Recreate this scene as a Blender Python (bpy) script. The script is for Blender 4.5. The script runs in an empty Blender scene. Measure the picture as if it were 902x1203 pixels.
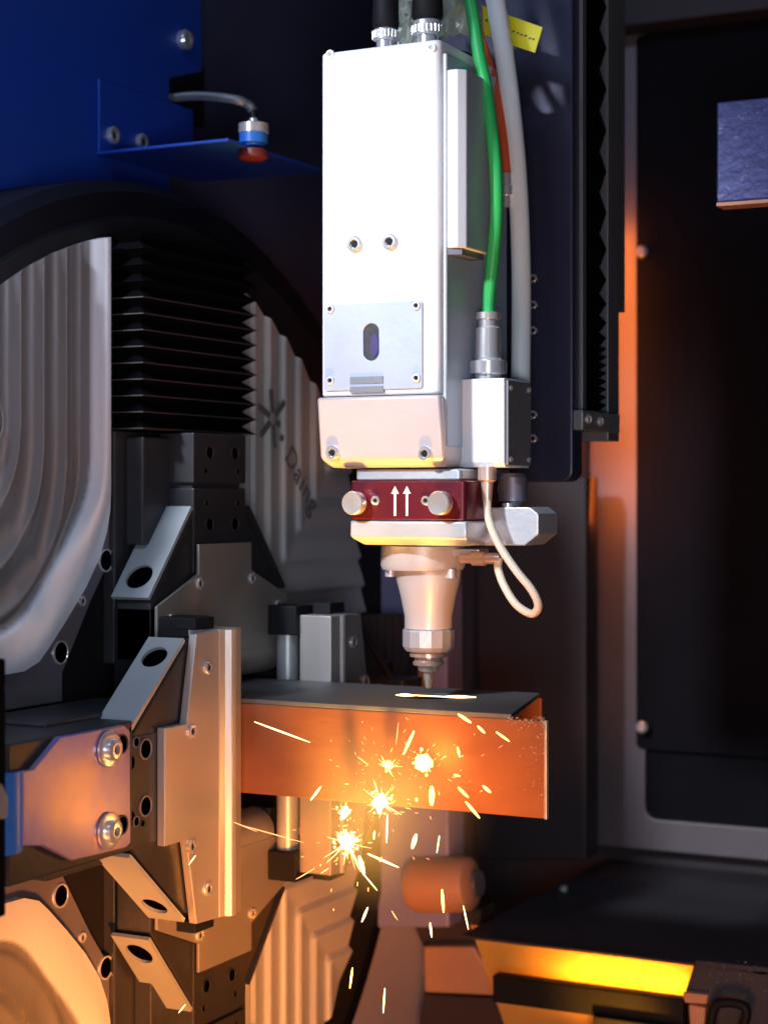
import bpy, bmesh, math, random
from mathutils import Vector as V, Matrix
random.seed(7)
sc = bpy.context.scene
PI = math.pi
# ------------------------------------------------------------------ camera
F, CX, HZ = 2150.0, 451.0, 580.0            # focal length, principal column and horizon in photo pixels
TH = math.radians(27)
FW = V((-math.sin(TH), math.cos(TH), 0)); RT = V((math.cos(TH), math.sin(TH), 0)); UP = V((0, 0, 1))
DC = 1.95
CAM = -((215-CX)/F*DC*RT + DC*FW); CAM.z = (880-HZ)/F*DC
cd = bpy.data.cameras.new('camera'); cam = bpy.data.objects.new('camera', cd)
sc.collection.objects.link(cam); sc.camera = cam
cam.location = CAM; cam.rotation_euler = (math.radians(90), 0, TH)
cd.sensor_fit = 'VERTICAL'; cd.sensor_height = 24; cd.lens = 24*F/1203
cd.shift_y = -(601.5-HZ)/1203; cd.clip_start = .05; cd.clip_end = 50
cd.dof.use_dof = True; cd.dof.focus_distance = 1.72; cd.dof.aperture_fstop = 3.5
# ------------------------------------------------------------------ world, lights, exposure
w = bpy.data.worlds.new('World'); sc.world = w; w.use_nodes = True
w.node_tree.nodes['Background'].inputs[0].default_value = (.35, .42, .62, 1)
w.node_tree.nodes['Background'].inputs[1].default_value = .045
sc.view_settings.view_transform = 'Standard'; sc.view_settings.look = 'None'
sc.view_settings.exposure = 0; sc.view_settings.gamma = 1
sc.render.engine = 'CYCLES'; sc.cycles.max_bounces = 5

def lamp(kind, name, loc, target, power, col, **kw):
    d = bpy.data.lights.new(name, kind); o = bpy.data.objects.new(name, d); sc.collection.objects.link(o)
    o.location = loc; d.energy = power; d.color = col
    if target is not None: o.rotation_euler = (V(target)-V(loc)).to_track_quat('-Z', 'Y').to_euler()
    for k, v in kw.items(): setattr(d, k, v)
    return o
lamp('SPOT', 'work_lamp', (-.25, -1.9, 1.35), (.22, 0, .42), 270, (.86, .91, 1), spot_size=math.radians(20), spot_blend=.7, shadow_soft_size=.10)
lamp('AREA', 'cool_area_fill', (.1, -1.5, 1.6), (-.1, 0, .3), 12, (.50, .66, 1), shape='RECTANGLE', size=.9, size_y=.3)  # weak cool fill added overhead, not a fixture
lamp('SPOT', 'panel_lamp', (.6, -1.3, 1.2), (-.15, -.50, .44), 190, (.60, .75, 1), spot_size=math.radians(24), spot_blend=1, shadow_soft_size=.12)
lamp('AREA', 'camera_side_fill', (1.12, -1.66, .08), (.0, .15, .25), 9, (.90, .93, 1), shape='RECTANGLE', size=.35, size_y=.35)  # unseen fill added near the camera to lift the far cover
lamp('AREA', 'glow_from_catch_tray', (.62, -.70, -.72), (-.05, -.25, -.22), 6.5, (1, .30, .045), shape='RECTANGLE', size=.4, size_y=.3)
lamp('SPOT', 'low_amber_lamp', (.75, -.9, -.5), (0, -.10, -.29), 160, (1, .29, .035), spot_size=math.radians(40), spot_blend=1, shadow_soft_size=.06)
lamp('SPOT', 'collar_spark_uplight', (.30, -.25, -.45), (.25, -.07, .27), 105, (1, .50, .07), spot_size=math.radians(23), spot_blend=.8, shadow_soft_size=.03)  # unseen uplight added for the spark glow on the head's lower edges
lamp('AREA', 'added_column_glow', (.160, .84, .45), (.150, .92, .44), .85, (1, .21, .02), shape='RECTANGLE', size=.015, size_y=.44)  # unseen light added behind the rail to turn the column amber
lamp('SPOT', 'glow_on_workpiece', (.66, -.55, -.22), (.385, -.09, .02), 44, (1, .33, .05), spot_size=math.radians(21), spot_blend=1, shadow_soft_size=.06)

# ------------------------------------------------------------------ pixel -> point on a real plane
def at(px, py, ax, v):
    r = FW + RT*((px-CX)/F) + UP*((HZ-py)/F)
    i = 'XYZ'.index(ax)
    return CAM + r*((v-CAM[i])/r[i])
def atX(px, py, v): return at(px, py, 'X', v)
def atY(px, py, v): return at(px, py, 'Y', v)
def atZ(px, py, v): return at(px, py, 'Z', v)

# ------------------------------------------------------------------ materials
def mat(name, col, rough=.5, metal=0., bump=0., bscale=60., var=.12, vscale=9., emit=None, strength=0, trans=0,
        stretch=(1, 1, 1), wear=0., wearcol=(.5, .5, .5), coat=0., rvar=.12, ior=1.45, spec=.5, colB=None):
    m = bpy.data.materials.new(name); m.use_nodes = True
    nt = m.node_tree; N = nt.nodes; L = nt.links; b = N['Principled BSDF']
    b.inputs['Metallic'].default_value = metal; b.inputs['Specular IOR Level'].default_value = spec; b.inputs['IOR'].default_value = ior
    b.inputs['Transmission Weight'].default_value = trans; b.inputs['Coat Weight'].default_value = coat
    if emit:
        b.inputs['Emission Color'].default_value = (*emit, 1); b.inputs['Emission Strength'].default_value = strength
    tc = N.new('ShaderNodeTexCoord'); geo = N.new('ShaderNodeNewGeometry'); mp = N.new('ShaderNodeMapping'); mp.inputs['Scale'].default_value = stretch
    L.new(geo.outputs['Position'], mp.inputs['Vector'])
    n1 = N.new('ShaderNodeTexNoise'); n1.inputs['Scale'].default_value = vscale; n1.inputs['Detail'].default_value = 6; n1.inputs['Roughness'].default_value = .65
    L.new(mp.outputs[0], n1.inputs['Vector'])
    mx = N.new('ShaderNodeMix'); mx.data_type = 'RGBA'
    mx.inputs['A'].default_value = (*[max(0, c*(1-var*1.6)) for c in col], 1)
    mx.inputs['B'].default_value = (*[min(1, c*(1+var*1.6)) for c in col], 1)
    if colB:
        mx.inputs['A'].default_value = (*col, 1); mx.inputs['B'].default_value = (*colB, 1)
        cc_ = N.new('ShaderNodeMapRange'); cc_.inputs['From Min'].default_value = .38; cc_.inputs['From Max'].default_value = .62
        L.new(n1.outputs[0], cc_.inputs[0]); L.new(cc_.outputs[0], mx.inputs['Factor'])
    else: L.new(n1.outputs[0], mx.inputs['Factor'])
    out = mx.outputs['Result']
    n2 = N.new('ShaderNodeTexNoise'); n2.inputs['Scale'].default_value = bscale; n2.inputs['Detail'].default_value = 5
    L.new(mp.outputs[0], n2.inputs['Vector'])
    if wear > 0:
        cr = N.new('ShaderNodeValToRGB'); cr.color_ramp.elements[0].position = 1-wear-.12; cr.color_ramp.elements[1].position = 1-wear+.02
        n3 = N.new('ShaderNodeTexNoise'); n3.inputs['Scale'].default_value = bscale*1.3; n3.inputs['Detail'].default_value = 9; n3.inputs['Roughness'].default_value = .75
        L.new(mp.outputs[0], n3.inputs['Vector']); L.new(n3.outputs[0], cr.inputs[0])
        m2 = N.new('ShaderNodeMix'); m2.data_type = 'RGBA'; m2.inputs['B'].default_value = (*wearcol, 1)
        L.new(out, m2.inputs['A']); L.new(cr.outputs[0], m2.inputs['Factor']); out = m2.outputs['Result']
    L.new(out, b.inputs['Base Color'])
    mr = N.new('ShaderNodeMapRange'); mr.inputs['To Min'].default_value = max(.03, rough-rvar); mr.inputs['To Max'].default_value = min(1, rough+rvar)
    L.new(n1.outputs[0], mr.inputs[0]); L.new(mr.outputs[0], b.inputs['Roughness'])
    if bump:
        bp = N.new('ShaderNodeBump'); bp.inputs['Strength'].default_value = bump; bp.inputs['Distance'].default_value = .001
        L.new(n2.outputs[0], bp.inputs['Height']); L.new(bp.outputs[0], b.inputs['Normal'])
    return m
M = dict(
 white=mat('white_anodised_aluminium', (.80, .82, .86), .45, .15, .15, 220, .03),
 alu=mat('satin_aluminium', (.62, .64, .68), .38, .55, .2, 160, .08),
 alud=mat('grey_aluminium', (.20, .22, .25), .45, .4, .2, 160, .08),
 sidem=mat('shaded_side_metal', (.44, .50, .58), .45, .35, .2, 160, .08),  # shade of the head's side face put into the metal's colour
 chrome=mat('polished_steel', (.82, .82, .84), .22, .72, .1, 90, .05, rvar=.06),
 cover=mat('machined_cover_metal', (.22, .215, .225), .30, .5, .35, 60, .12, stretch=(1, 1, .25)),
 coverf=mat('lightened_cover_metal', (.50, .51, .52), .42, .25, .35, 60, .12, stretch=(1, 1, .25)),  # same cover metal, lightened to make up for the dim far side
 base=mat('dull_violet_steel', (.20, .19, .24), .45, .6, .3, 90, .15),
 jaw=mat('dark_blackened_steel', (.045, .045, .052), .42, .5, .4, 120, .3, wear=.18, wearcol=(.09, .09, .10)),
 jawm=mat('ground_jaw_steel', (.42, .46, .48), .36, .4, .3, 150, .12, stretch=(1, 1, .2), wear=.1, wearcol=(.25, .24, .23)),
 jawp=mat('brushed_jaw_plate', (.47, .44, .43), .40, .6, .25, 180, .07, stretch=(1, 1, .1)),
 olive=mat('dull_jaw_plate', (.28, .26, .24), .5, .45, .3, 120, .12),
 slide=mat('heat_tinted_plate', (.40, .27, .27), .36, .45, .2, 70, .22, vscale=5, colB=(.17, .18, .62), wear=.1, wearcol=(.2, .14, .2)),
 black=mat('matt_black', (.008, .008, .010), .6, 0, .3, 90, .3, spec=.25),
 rubber=mat('bellows_fabric', (.002, .002, .003), .9, 0, .5, 300, .3, spec=.05),
 seam=mat('bellows_seam', (.05, .045, .04), .5, .2),
 void=mat('unlit_bore_black', (.001, .001, .001), 1, 0, 0, 90, .1, spec=0),
 tint=mat('blue_reflection_aluminium', (.40, .46, .62), .4, .35, .1, 160, .05),  # bluish reflection painted into the aluminium's colour
 pinkal=mat('warm_lit_aluminium', (.60, .52, .52), .42, .35, .15, 160, .05),  # pink cast of warm light tinted into the aluminium
 rim=mat('milled_rim_highlight', (.66, .70, .78), .30, .45, .15, 120, .06),
 navy=mat('dark_navy_paint', (.045, .052, .10), .45, 0, .3, 100, .25, vscale=3),
 ring=mat('black_ring_paint', (.003, .0035, .008), .6, 0, .2, 100, .25, vscale=3, rvar=.05, spec=.15),
 blue=mat('blue_enamel_paint', (.008, .05, .36), .42, 0, .25, 140, .12, vscale=3),
 bluel=mat('light_blue_paint', (.02, .13, .55), .35, 0, .2, 140, .1),
 carr=mat('slate_blue_plate', (.035, .038, .075), .38, .3, .2, 120, .18, vscale=5),
 carr2=mat('grey_rail_metal', (.17, .18, .20), .42, .5, .2, 120, .15, stretch=(1, 1, .1)),
 red=mat('burgundy_anodised', (.13, .012, .022), .35, .35, .1, 160, .1),
 print_=mat('white_print', (.8, .8, .8), .6, 0, 0, 90, .02),
 tubeA=mat('glow_tinted_mill_scale', (.27, .095, .036), .5, .15, .45, 130, .22, vscale=11, stretch=(.3, 1, 1), wear=.16, wearcol=(.12, .045, .02), colB=(.20, .065, .025)),  # mottled scale, with the orange spark glow mixed into its colour
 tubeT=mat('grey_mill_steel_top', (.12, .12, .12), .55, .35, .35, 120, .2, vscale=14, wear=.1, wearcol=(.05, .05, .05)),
 cutedge=mat('bright_cut_edge', (.6, .55, .5), .35, .7, .5, 300, .3),
 green=mat('green_rubber_hose', (.03, .42, .10), .38, 0, .1, 160, .06),
 clear=mat('milky_silicone_hose', (.80, .86, .88), .3, 0, .05, 60, .05, coat=.3),
 orange=mat('orange_cable_sheath', (.65, .09, .025), .35, 0, .1, 160, .06),
 yellow=mat('yellow_label', (.85, .80, .02), .5, 0, .05, 60, .04),
 ink=mat('dark_ink', (.13, .13, .13), .6),
 cream=mat('cream_cable', (.78, .66, .50), .38, 0, .1, 120, .05),
 copper=mat('copper_tip', (.72, .52, .42), .28, .55, .1, 120, .1),
 ceramic=mat('ceramic_cone', (.62, .57, .54), .42, .25, .15, 90, .08),
 plastic=mat('crinkled_plastic_wrap', (.34, .36, .30), .2, 0, .8, 60, .35, coat=.6),
 wallm=mat('dark_enclosure_wall', (.034, .025, .030), .6, 0, .3, 30, .3, vscale=3),
 frame=mat('grey_frame_paint', (.15, .125, .14), .45, .1, .2, 70, .1, vscale=4),
 glassd=mat('smoked_window', (.010, .0095, .0125), .6, 0, .05, 20, .2, vscale=3, spec=0),
 bed=mat('grimy_bed_steel', (.045, .042, .05), .6, .2, .6, 60, .3, wear=.16, wearcol=(.11, .11, .12)),
 tray=mat('glow_tinted_tray_steel', (.60, .32, .08), .5, .2, .3, 40, .2, vscale=6),  # orange glow painted into the tray steel's base colour
 post=mat('slate_post_paint', (.36, .28, .27), .55, .1, .2, 60, .15, vscale=5),
 postb=mat('blue_violet_post', (.28, .26, .44), .5, .1, .2, 60, .15, vscale=5),
 brown=mat('brown_bellows', (.06, .035, .032), .6, 0, .3, 100, .2),
 roller=mat('orange_lit_roller_face', (.62, .30, .17), .5, .1, .2, 60, .12),  # orange light falling on these parts is put into their colour
 bar=mat('blue_scale_bar', (.045, .05, .16), .4, .3, 1, 90, .25, vscale=20, wear=.3, wearcol=(.25, .25, .38), colB=(.07, .075, .22)),
 purple=mat('indigo_lacquer', (.05, .04, .16), .4, .2),
 sensor=mat('red_sensor_nose', (.14, .02, .018), .4),
 hot=mat('white_hot_metal', (1, .8, .5), .5, emit=(1, .66, .30), strength=4),
 warm=mat('glowing_spark', (1, .6, .3), .5, emit=(1, .62, .27), strength=5),
 dim=mat('cooling_spark', (1, .5, .2), .5, emit=(1, .50, .22), strength=1.3),
 gold=mat('yellow_hot_metal', (1, .8, .3), .5, emit=(1, .62, .10), strength=7),
)

# milled rim of the near covers, its bright highlight painted in by a per-vertex mask
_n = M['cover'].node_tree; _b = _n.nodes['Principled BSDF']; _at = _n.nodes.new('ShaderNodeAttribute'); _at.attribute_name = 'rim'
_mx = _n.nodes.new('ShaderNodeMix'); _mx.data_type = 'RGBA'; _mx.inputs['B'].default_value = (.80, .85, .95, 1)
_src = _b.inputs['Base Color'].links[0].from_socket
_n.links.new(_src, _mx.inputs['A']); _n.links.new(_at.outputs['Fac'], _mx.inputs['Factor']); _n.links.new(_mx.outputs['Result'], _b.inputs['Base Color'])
# ------------------------------------------------------------------ mesh builder
class MB:
    def __init__(s): s.v = []; s.f = []; s.m = []
    def add(s, vs, fs, mi=0):
        o = len(s.v); s.v += [V(x) for x in vs]
        for f in fs: s.f.append([i+o for i in f]); s.m.append(mi)
        return s
    def prism(s, pts, ext, mi=0):
        n = len(pts); ext = V(ext); a = [V(p) for p in pts]; b = [p+ext for p in a]
        nrm = V((0, 0, 0))
        for i in range(n): nrm += a[i].cross(a[(i+1) % n])
        if nrm.dot(ext) > 0: a.reverse(); b.reverse()
        return s.add(a+b, [list(range(n)), list(range(2*n-1, n-1, -1))] + [[i, i+n, (i+1) % n+n, (i+1) % n] for i in range(n)], mi)
    def box(s, lo, hi, mi=0):
        x0, y0, z0 = lo; x1, y1, z1 = hi
        return s.prism([(x0, y0, z0), (x1, y0, z0), (x1, y1, z0), (x0, y1, z0)], (0, 0, z1-z0), mi)
    def lathe(s, base, axis, prof, n=28, mi=0, phase=0):
        ax = V(axis).normalized(); u = ax.orthogonal().normalized(); w_ = ax.cross(u); base = V(base); vs = []; fs = []
        for (h, r) in prof:
            for k in range(n):
                a = 2*PI*(k+phase)/n; vs.append(base+ax*h+(u*math.cos(a)+w_*math.sin(a))*max(r, 1e-5))
        for i in range(len(prof)-1):
            for k in range(n): fs.append([i*n+k, i*n+(k+1) % n, (i+1)*n+(k+1) % n, (i+1)*n+k])
        fs.append(list(range(n-1, -1, -1))); fs.append([(len(prof)-1)*n+k for k in range(n)])
        return s.add(vs, fs, mi)
    def cyl(s, p0, p1, r, r1=None, n=24, mi=0):
        p0 = V(p0); p1 = V(p1); return s.lathe(p0, p1-p0, [(0, r), ((p1-p0).length, r if r1 is None else r1)], n, mi)
    def tube(s, pts, r, n=14, mi=0, sub=8):
        P = spline(pts, sub); k = len(P); vs = []; fs = []
        t = (P[1]-P[0]).normalized(); u = t.orthogonal().normalized()
        for i, p in enumerate(P):
            t = (P[min(i+1, k-1)]-P[max(i-1, 0)]).normalized(); u = (u-t*u.dot(t)).normalized(); b = t.cross(u)
            ri = r(i/(k-1)) if callable(r) else r
            for j in range(n):
                a = 2*PI*j/n; vs.append(p+(u*math.cos(a)+b*math.sin(a))*ri)
        for i in range(k-1):
            for j in range(n): fs.append([i*n+j, i*n+(j+1) % n, (i+1)*n+(j+1) % n, (i+1)*n+j])
        fs += [list(range(n-1, -1, -1)), [(k-1)*n+j for j in range(n)]]
        return s.add(vs, fs, mi)
def spline(P, sub):
    P = [V(p) for p in P]
    if len(P) < 3: return P
    Q = [P[0]*2-P[1]]+P+[P[-1]*2-P[-2]]; out = []
    for i in range(1, len(Q)-2):
        for k in range(sub):
            t = k/sub; a, b, c, d = Q[i-1:i+3]
            out.append(.5*((2*b)+(c-a)*t+(2*a-5*b+4*c-d)*t*t+(3*b-a-3*c+d)*t**3))
    return out+[P[-1]]
WL = {}
def wloc(o): return WL.get(o.name, V((0, 0, 0)))
def link(name, data, loc, parent=None):
    o = bpy.data.objects.new(name, data); sc.collection.objects.link(o)
    loc = V(loc)
    if parent is not None: o.parent = parent; o.location = loc-wloc(parent)
    else: o.location = loc
    WL[o.name] = loc
    return o
def thing(name, label, cat, loc, group=None):
    o = link(name, None, loc); o.empty_display_size = .02
    o['label'] = label; o['category'] = cat
    if group: o['group'] = group
    return o
def tag(o, label, cat, group=None):
    o['label'] = label; o['category'] = cat
    if group: o['group'] = group
    return o
def mesh_of(name, mb, mats, smooth=False, ang=40, c=V((0, 0, 0))):
    me = bpy.data.meshes.new(name); me.from_pydata([tuple(v-c) for v in mb.v], [], mb.f)
    for m in mats: me.materials.append(M[m])
    me.polygons.foreach_set('material_index', mb.m)
    bm = bmesh.new(); bm.from_mesh(me); bmesh.ops.recalc_face_normals(bm, faces=bm.faces); bm.to_mesh(me); bm.free()
    if smooth: me.shade_smooth(); me.set_sharp_from_angle(angle=math.radians(ang))
    me.update(); return me
def obj(name, mb, mats, parent=None, smooth=False, bev=0, seg=2, ang=40, cut=None):
    if isinstance(mats, str): mats = [mats]
    lo = V([min(v[i] for v in mb.v) for i in range(3)]); hi = V([max(v[i] for v in mb.v) for i in range(3)]); c = (lo+hi)/2
    o = link(name, mesh_of(name, mb, mats, smooth, ang, c), c, parent)
    if cut is not None:
        cu = bpy.data.objects.new('cutter', mesh_of('cutter', cut, mats, c=c)); sc.collection.objects.link(cu)
        q = o.parent; o.parent = None; L0 = o.location.copy(); o.location = (0, 0, 0)
        md = o.modifiers.new('b', 'BOOLEAN'); md.operation = 'DIFFERENCE'; md.object = cu; md.solver = 'EXACT'
        bpy.context.view_layer.update(); ev = o.evaluated_get(bpy.context.evaluated_depsgraph_get())
        nm = bpy.data.meshes.new_from_object(ev); o.modifiers.clear(); o.data = nm
        bpy.data.objects.remove(cu); o.parent = q; o.location = L0
    if bev:
        b = o.modifiers.new('bevel', 'BEVEL'); b.width = bev; b.segments = seg; b.limit_method = 'ANGLE'; b.angle_limit = math.radians(35)
    return o
def struct(name, mb, mats, **k):
    o = obj(name, mb, mats, **k); o['kind'] = 'structure'; return o
# socket head screws share their meshes per axis and size
SC = {}
AX = {'X': V((1, 0, 0)), '-Y': V((0, -1, 0)), 'Z': V((0, 0, 1)), '-Z': V((0, 0, -1)), 'Y': V((0, 1, 0))}
def screw(p, ax, r, parent, name='screw', mats=('chrome', 'black'), h=.35):
    key = (ax, round(r, 4), mats, h)
    if key not in SC:
        mb = MB(); a = AX[ax]
        mb.lathe((0, 0, 0), a, [(-r*.3, r*.96), (r*h*.7, r), (r*h, r*.86), (r*h*1.02, r*.55), (r*h*.3, r*.5)], 20)
        mb.lathe(a*(r*h*.3), a, [(0, r*.5), (r*h*.1, r*.5)], 6, 1)
        SC[key] = mesh_of(name, mb, mats, True, 30)
    return link(name, SC[key], p, parent)
HO = {}
def hole(p, ax, r, parent, rim='chrome', name='bolt_hole'):
    key = (ax, round(r, 4), rim)
    if key not in HO:
        mb = MB(); a = AX[ax]
        mb.lathe((0, 0, 0), a, [(-.001, r*1.0), (.0010, r*1.0), (.0012, r*.86), (.0004, r*.82)], 24)
        mb.lathe((0, 0, 0), a, [(-.001, r*.82), (.0005, r*.82)], 24, 1)  # black disc painted for the dark inside of the hole
        HO[key] = mesh_of(name, mb, [rim, 'void'], True, 30)
    return link(name, HO[key], p, parent)
def yz(y, z, x): return V((x, y, z))

# =================================================================== SETTING
WY = .95                                     # plane of the far enclosure wall
mb = MB().box((-2.2, WY, -1.3), (3.2, WY+.03, 2.4)); struct('back_wall', mb, 'wallm')
mb = MB().box((-2.2, -.2, -1.35), (3.2, WY, -1.3)); struct('floor', mb, 'bed')
# =================================================================== window panel on the right of the wall
wp = thing('enclosure_window', 'grey framed smoked window with rounded corners set in the far enclosure wall', 'window', atY(800, 985, WY))
o_ = atY(692, 992, WY-.03); i_ = atY(757, 962, WY-.03); t_ = atY(745, 42, WY-.03)
def rrect(x0, x1, z0, z1, r, Y, n=6):
    out = []
    for cx, cz, a0 in ((x1-r, z1-r, 0), (x0+r, z1-r, 90), (x0+r, z0+r, 180), (x1-r, z0+r, 270)):
        for k in range(n+1):
            a = math.radians(a0+90*k/n); out.append(V((cx+r*math.cos(a), Y, cz+r*math.sin(a))))
    return out
x0 = o_.x; x1 = x0+1.25; z0 = o_.z; z1 = t_.z
mb = MB().box((x0, WY-.03, z0), (x1, WY, z1+.5))
cut = MB().prism(rrect(i_.x, x1-.07, i_.z, z1+.42, .018, WY-.05), (0, .1, 0))
obj('window_frame', mb, 'frame', wp, bev=.002, cut=cut)
obj('pane', MB().box((i_.x-.01, WY-.022, i_.z-.01), (x1-.06, WY-.012, z1+.43)), 'glassd', wp)
mb = MB(); pz = atY(757, 880, WY-.03).z
mb.prism(rrect(i_.x-.012, x1-.05, pz, z1-.001, .01, WY-.034), (0, .012, 0))
obj('inner_panel', mb, 'glassd', wp, bev=.001)
for (px, py) in ((757, 297), (757, 853)):
    p = atY(px, py, WY-.036); m_ = MB().lathe(p, (0, -1, 0), [(0, .005), (.008, .005), (.010, .009), (.016, .009), (.019, .006)], 16)
    obj('knob', m_, 'chrome', wp, smooth=True)
hd_ = MB().box((x0-.6, WY-.09, z1), (x1+.2, WY-.032, z1+.6)); tag(obj('header_beam', hd_, 'wallm', bev=.003), 'dark brown header beam across the top right above the window', 'beam')
# =================================================================== machine bed, lower right
BY = .42; led = atY(690, 1117, BY).z
bedz = led
bd = MB().box((atY(540, 1100, BY).x, BY, bedz-.003), (2.6, WY-.002, bedz))
struct('bed_plate', bd, 'bed')
for (px, py) in ((738, 1006), (662, 1046)):
    pass
ct = thing('catch_tray', 'orange lit steel catch tray with dark cross rails at the bottom right', 'tray', atY(690, 1180, BY))
q = [atY(*p, BY+.03) for p in ((556, 1098), (818, 1126), (798, 1175), (582, 1152))]
_q = [atY(*p, BY+.07) for p in ((552, 1085), (824, 1112), (790, 1215), (596, 1215))]; _q[0].z = _q[1].z = bedz-.0035
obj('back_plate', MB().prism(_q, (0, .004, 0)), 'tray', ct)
zt = atY(690, 1160, BY).z; zb = atY(690, 1193, BY).z; xl = atY(578, 1150, BY).x; xr = atY(802, 1168, BY).x
obj('cross_rail', MB().box((xl, BY, zb), (xr, BY+.02, zt)), 'black', ct, bev=.002)
obj('lower_rail', MB().box((atY(700, 1185, BY).x, BY-.012, zb-.08), (xr+.004, BY+.012, zb+.004)), 'black', ct, bev=.002)
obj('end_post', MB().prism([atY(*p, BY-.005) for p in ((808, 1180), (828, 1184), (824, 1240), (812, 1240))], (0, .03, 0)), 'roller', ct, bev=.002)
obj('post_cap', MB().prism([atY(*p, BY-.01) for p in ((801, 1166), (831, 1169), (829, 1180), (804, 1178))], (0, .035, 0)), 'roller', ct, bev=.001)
lp = atY(720, 1400, BY-.16)
lamp('SPOT', 'tray_glow', lp, V(((xl+xr)/2+.012, BY+.07, zt+.018)), 20, (1, .38, .028), spot_size=math.radians(38), spot_blend=1, shadow_soft_size=.02)  # unseen front spot added for the rest of the tray glow
lamp('AREA', 'hidden_tray_fill', V(((xl+xr)/2+.006, BY+.030, zt-.012)), V(((xl+xr)/2, BY+.07, zt+.020)), .62, (1, .38, .025), shape='RECTANGLE', size=.19, size_y=.006)  # light hidden behind the rail, added to make the tray glow
# right slab beside the tray with the loop handle
sb = MB().prism([atY(*p, BY) for p in ((816, 1128), (1010, 1148), (1010, 1260), (840, 1260), (828, 1172), (803, 1168))], (0, .03, 0))
tag(obj('bed_side_plate', sb, 'bed', bev=.002), 'spatter flecked dark grey steel plate right of the orange lit tray', 'plate')
hd = [atY(*p, BY-.025) for p in ((832, 1225), (838, 1186), (852, 1178), (872, 1182), (876, 1194), (866, 1225))]
tag(obj('loop_handle', MB().tube(hd, .0055), 'black', smooth=True), 'black loop handle in front of the flecked plate at bottom right', 'handle')
fl = MB()
for k in range(60):
    px = random.uniform(825, 900); py = random.uniform(1128, 1170); p = atY(px, py, BY-.0005); r = random.uniform(.0003, .0009)
    fl.lathe(p, (0, -1, 0), [(0, r), (r*.8, r*.4)], 6)
fo = obj('spatter', fl, 'chrome'); fo['kind'] = 'stuff'; fo['label'] = 'bright spatter flecks on the dark plate at bottom right'; fo['category'] = 'spatter'
for n_, (px, py, lb) in enumerate(((738, 1006, 'small steel bolt head on the dark bed just under the window frame'), (662, 1046, 'small dull bolt head on the dark bed right of the orange roller'))):
    p = atZ(px, py, bedz); tag(obj('bolt', MB().lathe(p, (0, 0, 1), [(0, .006), (.005, .006), (.007, .003)], 12), 'chrome', smooth=True), lb, 'bolt')
# =================================================================== posts and roller under the tube
def slab(name, pts, Y, t, m, label, cat, bev=.003, par=None):
    o = obj(name, MB().prism([atY(*p, Y) for p in pts], (0, t, 0)), m, par, bev=bev)
    if label: tag(o, label, cat)
    return o
slab('blue_post', ((432, 640), (524, 640), (527, 1090), (425, 1090)), .50, .05, 'postb', 'blue violet steel post behind the nozzle and the tube', 'post')
bb = thing('brown_bellows', 'dark brown ribbed bellows behind the tube left of the nozzle', 'bellows', atY(440, 800, .42))
for k in range(9):
    x = 398+k*9.0; a = atY(x, 722, .42); b = atY(x+9.0, 722, .42); lo = atY(x, 812, .42)
    mm = (a.x+b.x)/2
    obj('pleat', MB().prism([V((a.x, .42, lo.z)), V((mm, .412, lo.z)), V((b.x, .42, lo.z)), V((b.x, .45, lo.z)), V((a.x, .45, lo.z))], (0, 0, a.z-lo.z)), 'brown', bb)
slab('support_post', ((398, 1056), (496, 1050), (500, 1100), (497, 1260), (335, 1260), (345, 1110)), .62, .06, 'post', 'dusty grey brown tapered machine post below the sparks', 'post')
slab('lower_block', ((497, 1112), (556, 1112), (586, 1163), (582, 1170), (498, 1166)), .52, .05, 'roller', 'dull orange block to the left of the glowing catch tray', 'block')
slab('dark_casting', ((498, 1168), (580, 1172), (612, 1230), (488, 1230)), .55, .05, 'brown', 'dark brown arm under the dull orange block', 'arm')
slab('roller_bracket', ((478, 1070), (565, 1068), (560, 1112), (496, 1112)), .54, .05, 'brown', 'dark bracket holding the orange roller', 'bracket')
sr = thing('support_roller', 'blurred orange lit round roller below the workpiece', 'roller', atY(520, 1068, .30))
a = atY(482, 1040, .50); b = atY(556, 1038, .50)
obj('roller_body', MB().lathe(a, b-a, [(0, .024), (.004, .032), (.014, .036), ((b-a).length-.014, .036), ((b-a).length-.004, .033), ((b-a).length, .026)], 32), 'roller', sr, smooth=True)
e = (b-a).normalized(); obj('end_cap', MB().cyl(b+e*.004, b+e*.009, .017), 'carr2', sr, smooth=True)
# =================================================================== overhead bar at the right
ob = thing('square_bar', 'rough blue violet square steel bar reaching in at the upper right', 'bar', atY(870, 238, .2))
a = atY(841, 120, .2); b = atY(845, 238, .2)
obj('bar_body', MB().box((a.x, .2, b.z), (a.x+.8, .225, a.z)), 'bar', ob, bev=.002)
obj('lower_edge_strip', MB().box((a.x+.001, .197, b.z-.004), (a.x+.8, .224, b.z-.0005)), 'roller', ob)
# =================================================================== blue housing upper left
PX = -.13
bh = thing('blue_housing', 'blue painted sheet steel housing at the upper left behind the chuck', 'housing', yz(-.4, .3, PX))
pts = [atX(-260, 460, PX), atX(-260, -60, PX), atX(236, -60, PX), atX(238, 84, PX), atX(200, 92, PX), atX(200, 460, PX)]
hol = MB().prism([atX(195+9*math.cos(a)*1.2+3, 118+17*math.sin(a), PX+.05) for a in [2*PI*k/20 for k in range(20)]], (-.2, 0, 0))
obj('front_sheet', MB().prism(pts, (-.012, 0, 0)), 'blue', bh, bev=.002, cut=hol)
obj('rear_sheet', MB().prism([atX(150, 560, PX-.06), atX(150, -60, PX-.06), atX(560, -60, PX-.06), atX(560, 560, PX-.06)], (-.02, 0, 0)), 'navy', bh)
obj('slot_lining', MB().prism([atX(150, 80, PX-.03), atX(240, 80, PX-.03), atX(240, 150, PX-.03), atX(150, 150, PX-.03)], (-.005, 0, 0)), 'black', bh)
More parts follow.
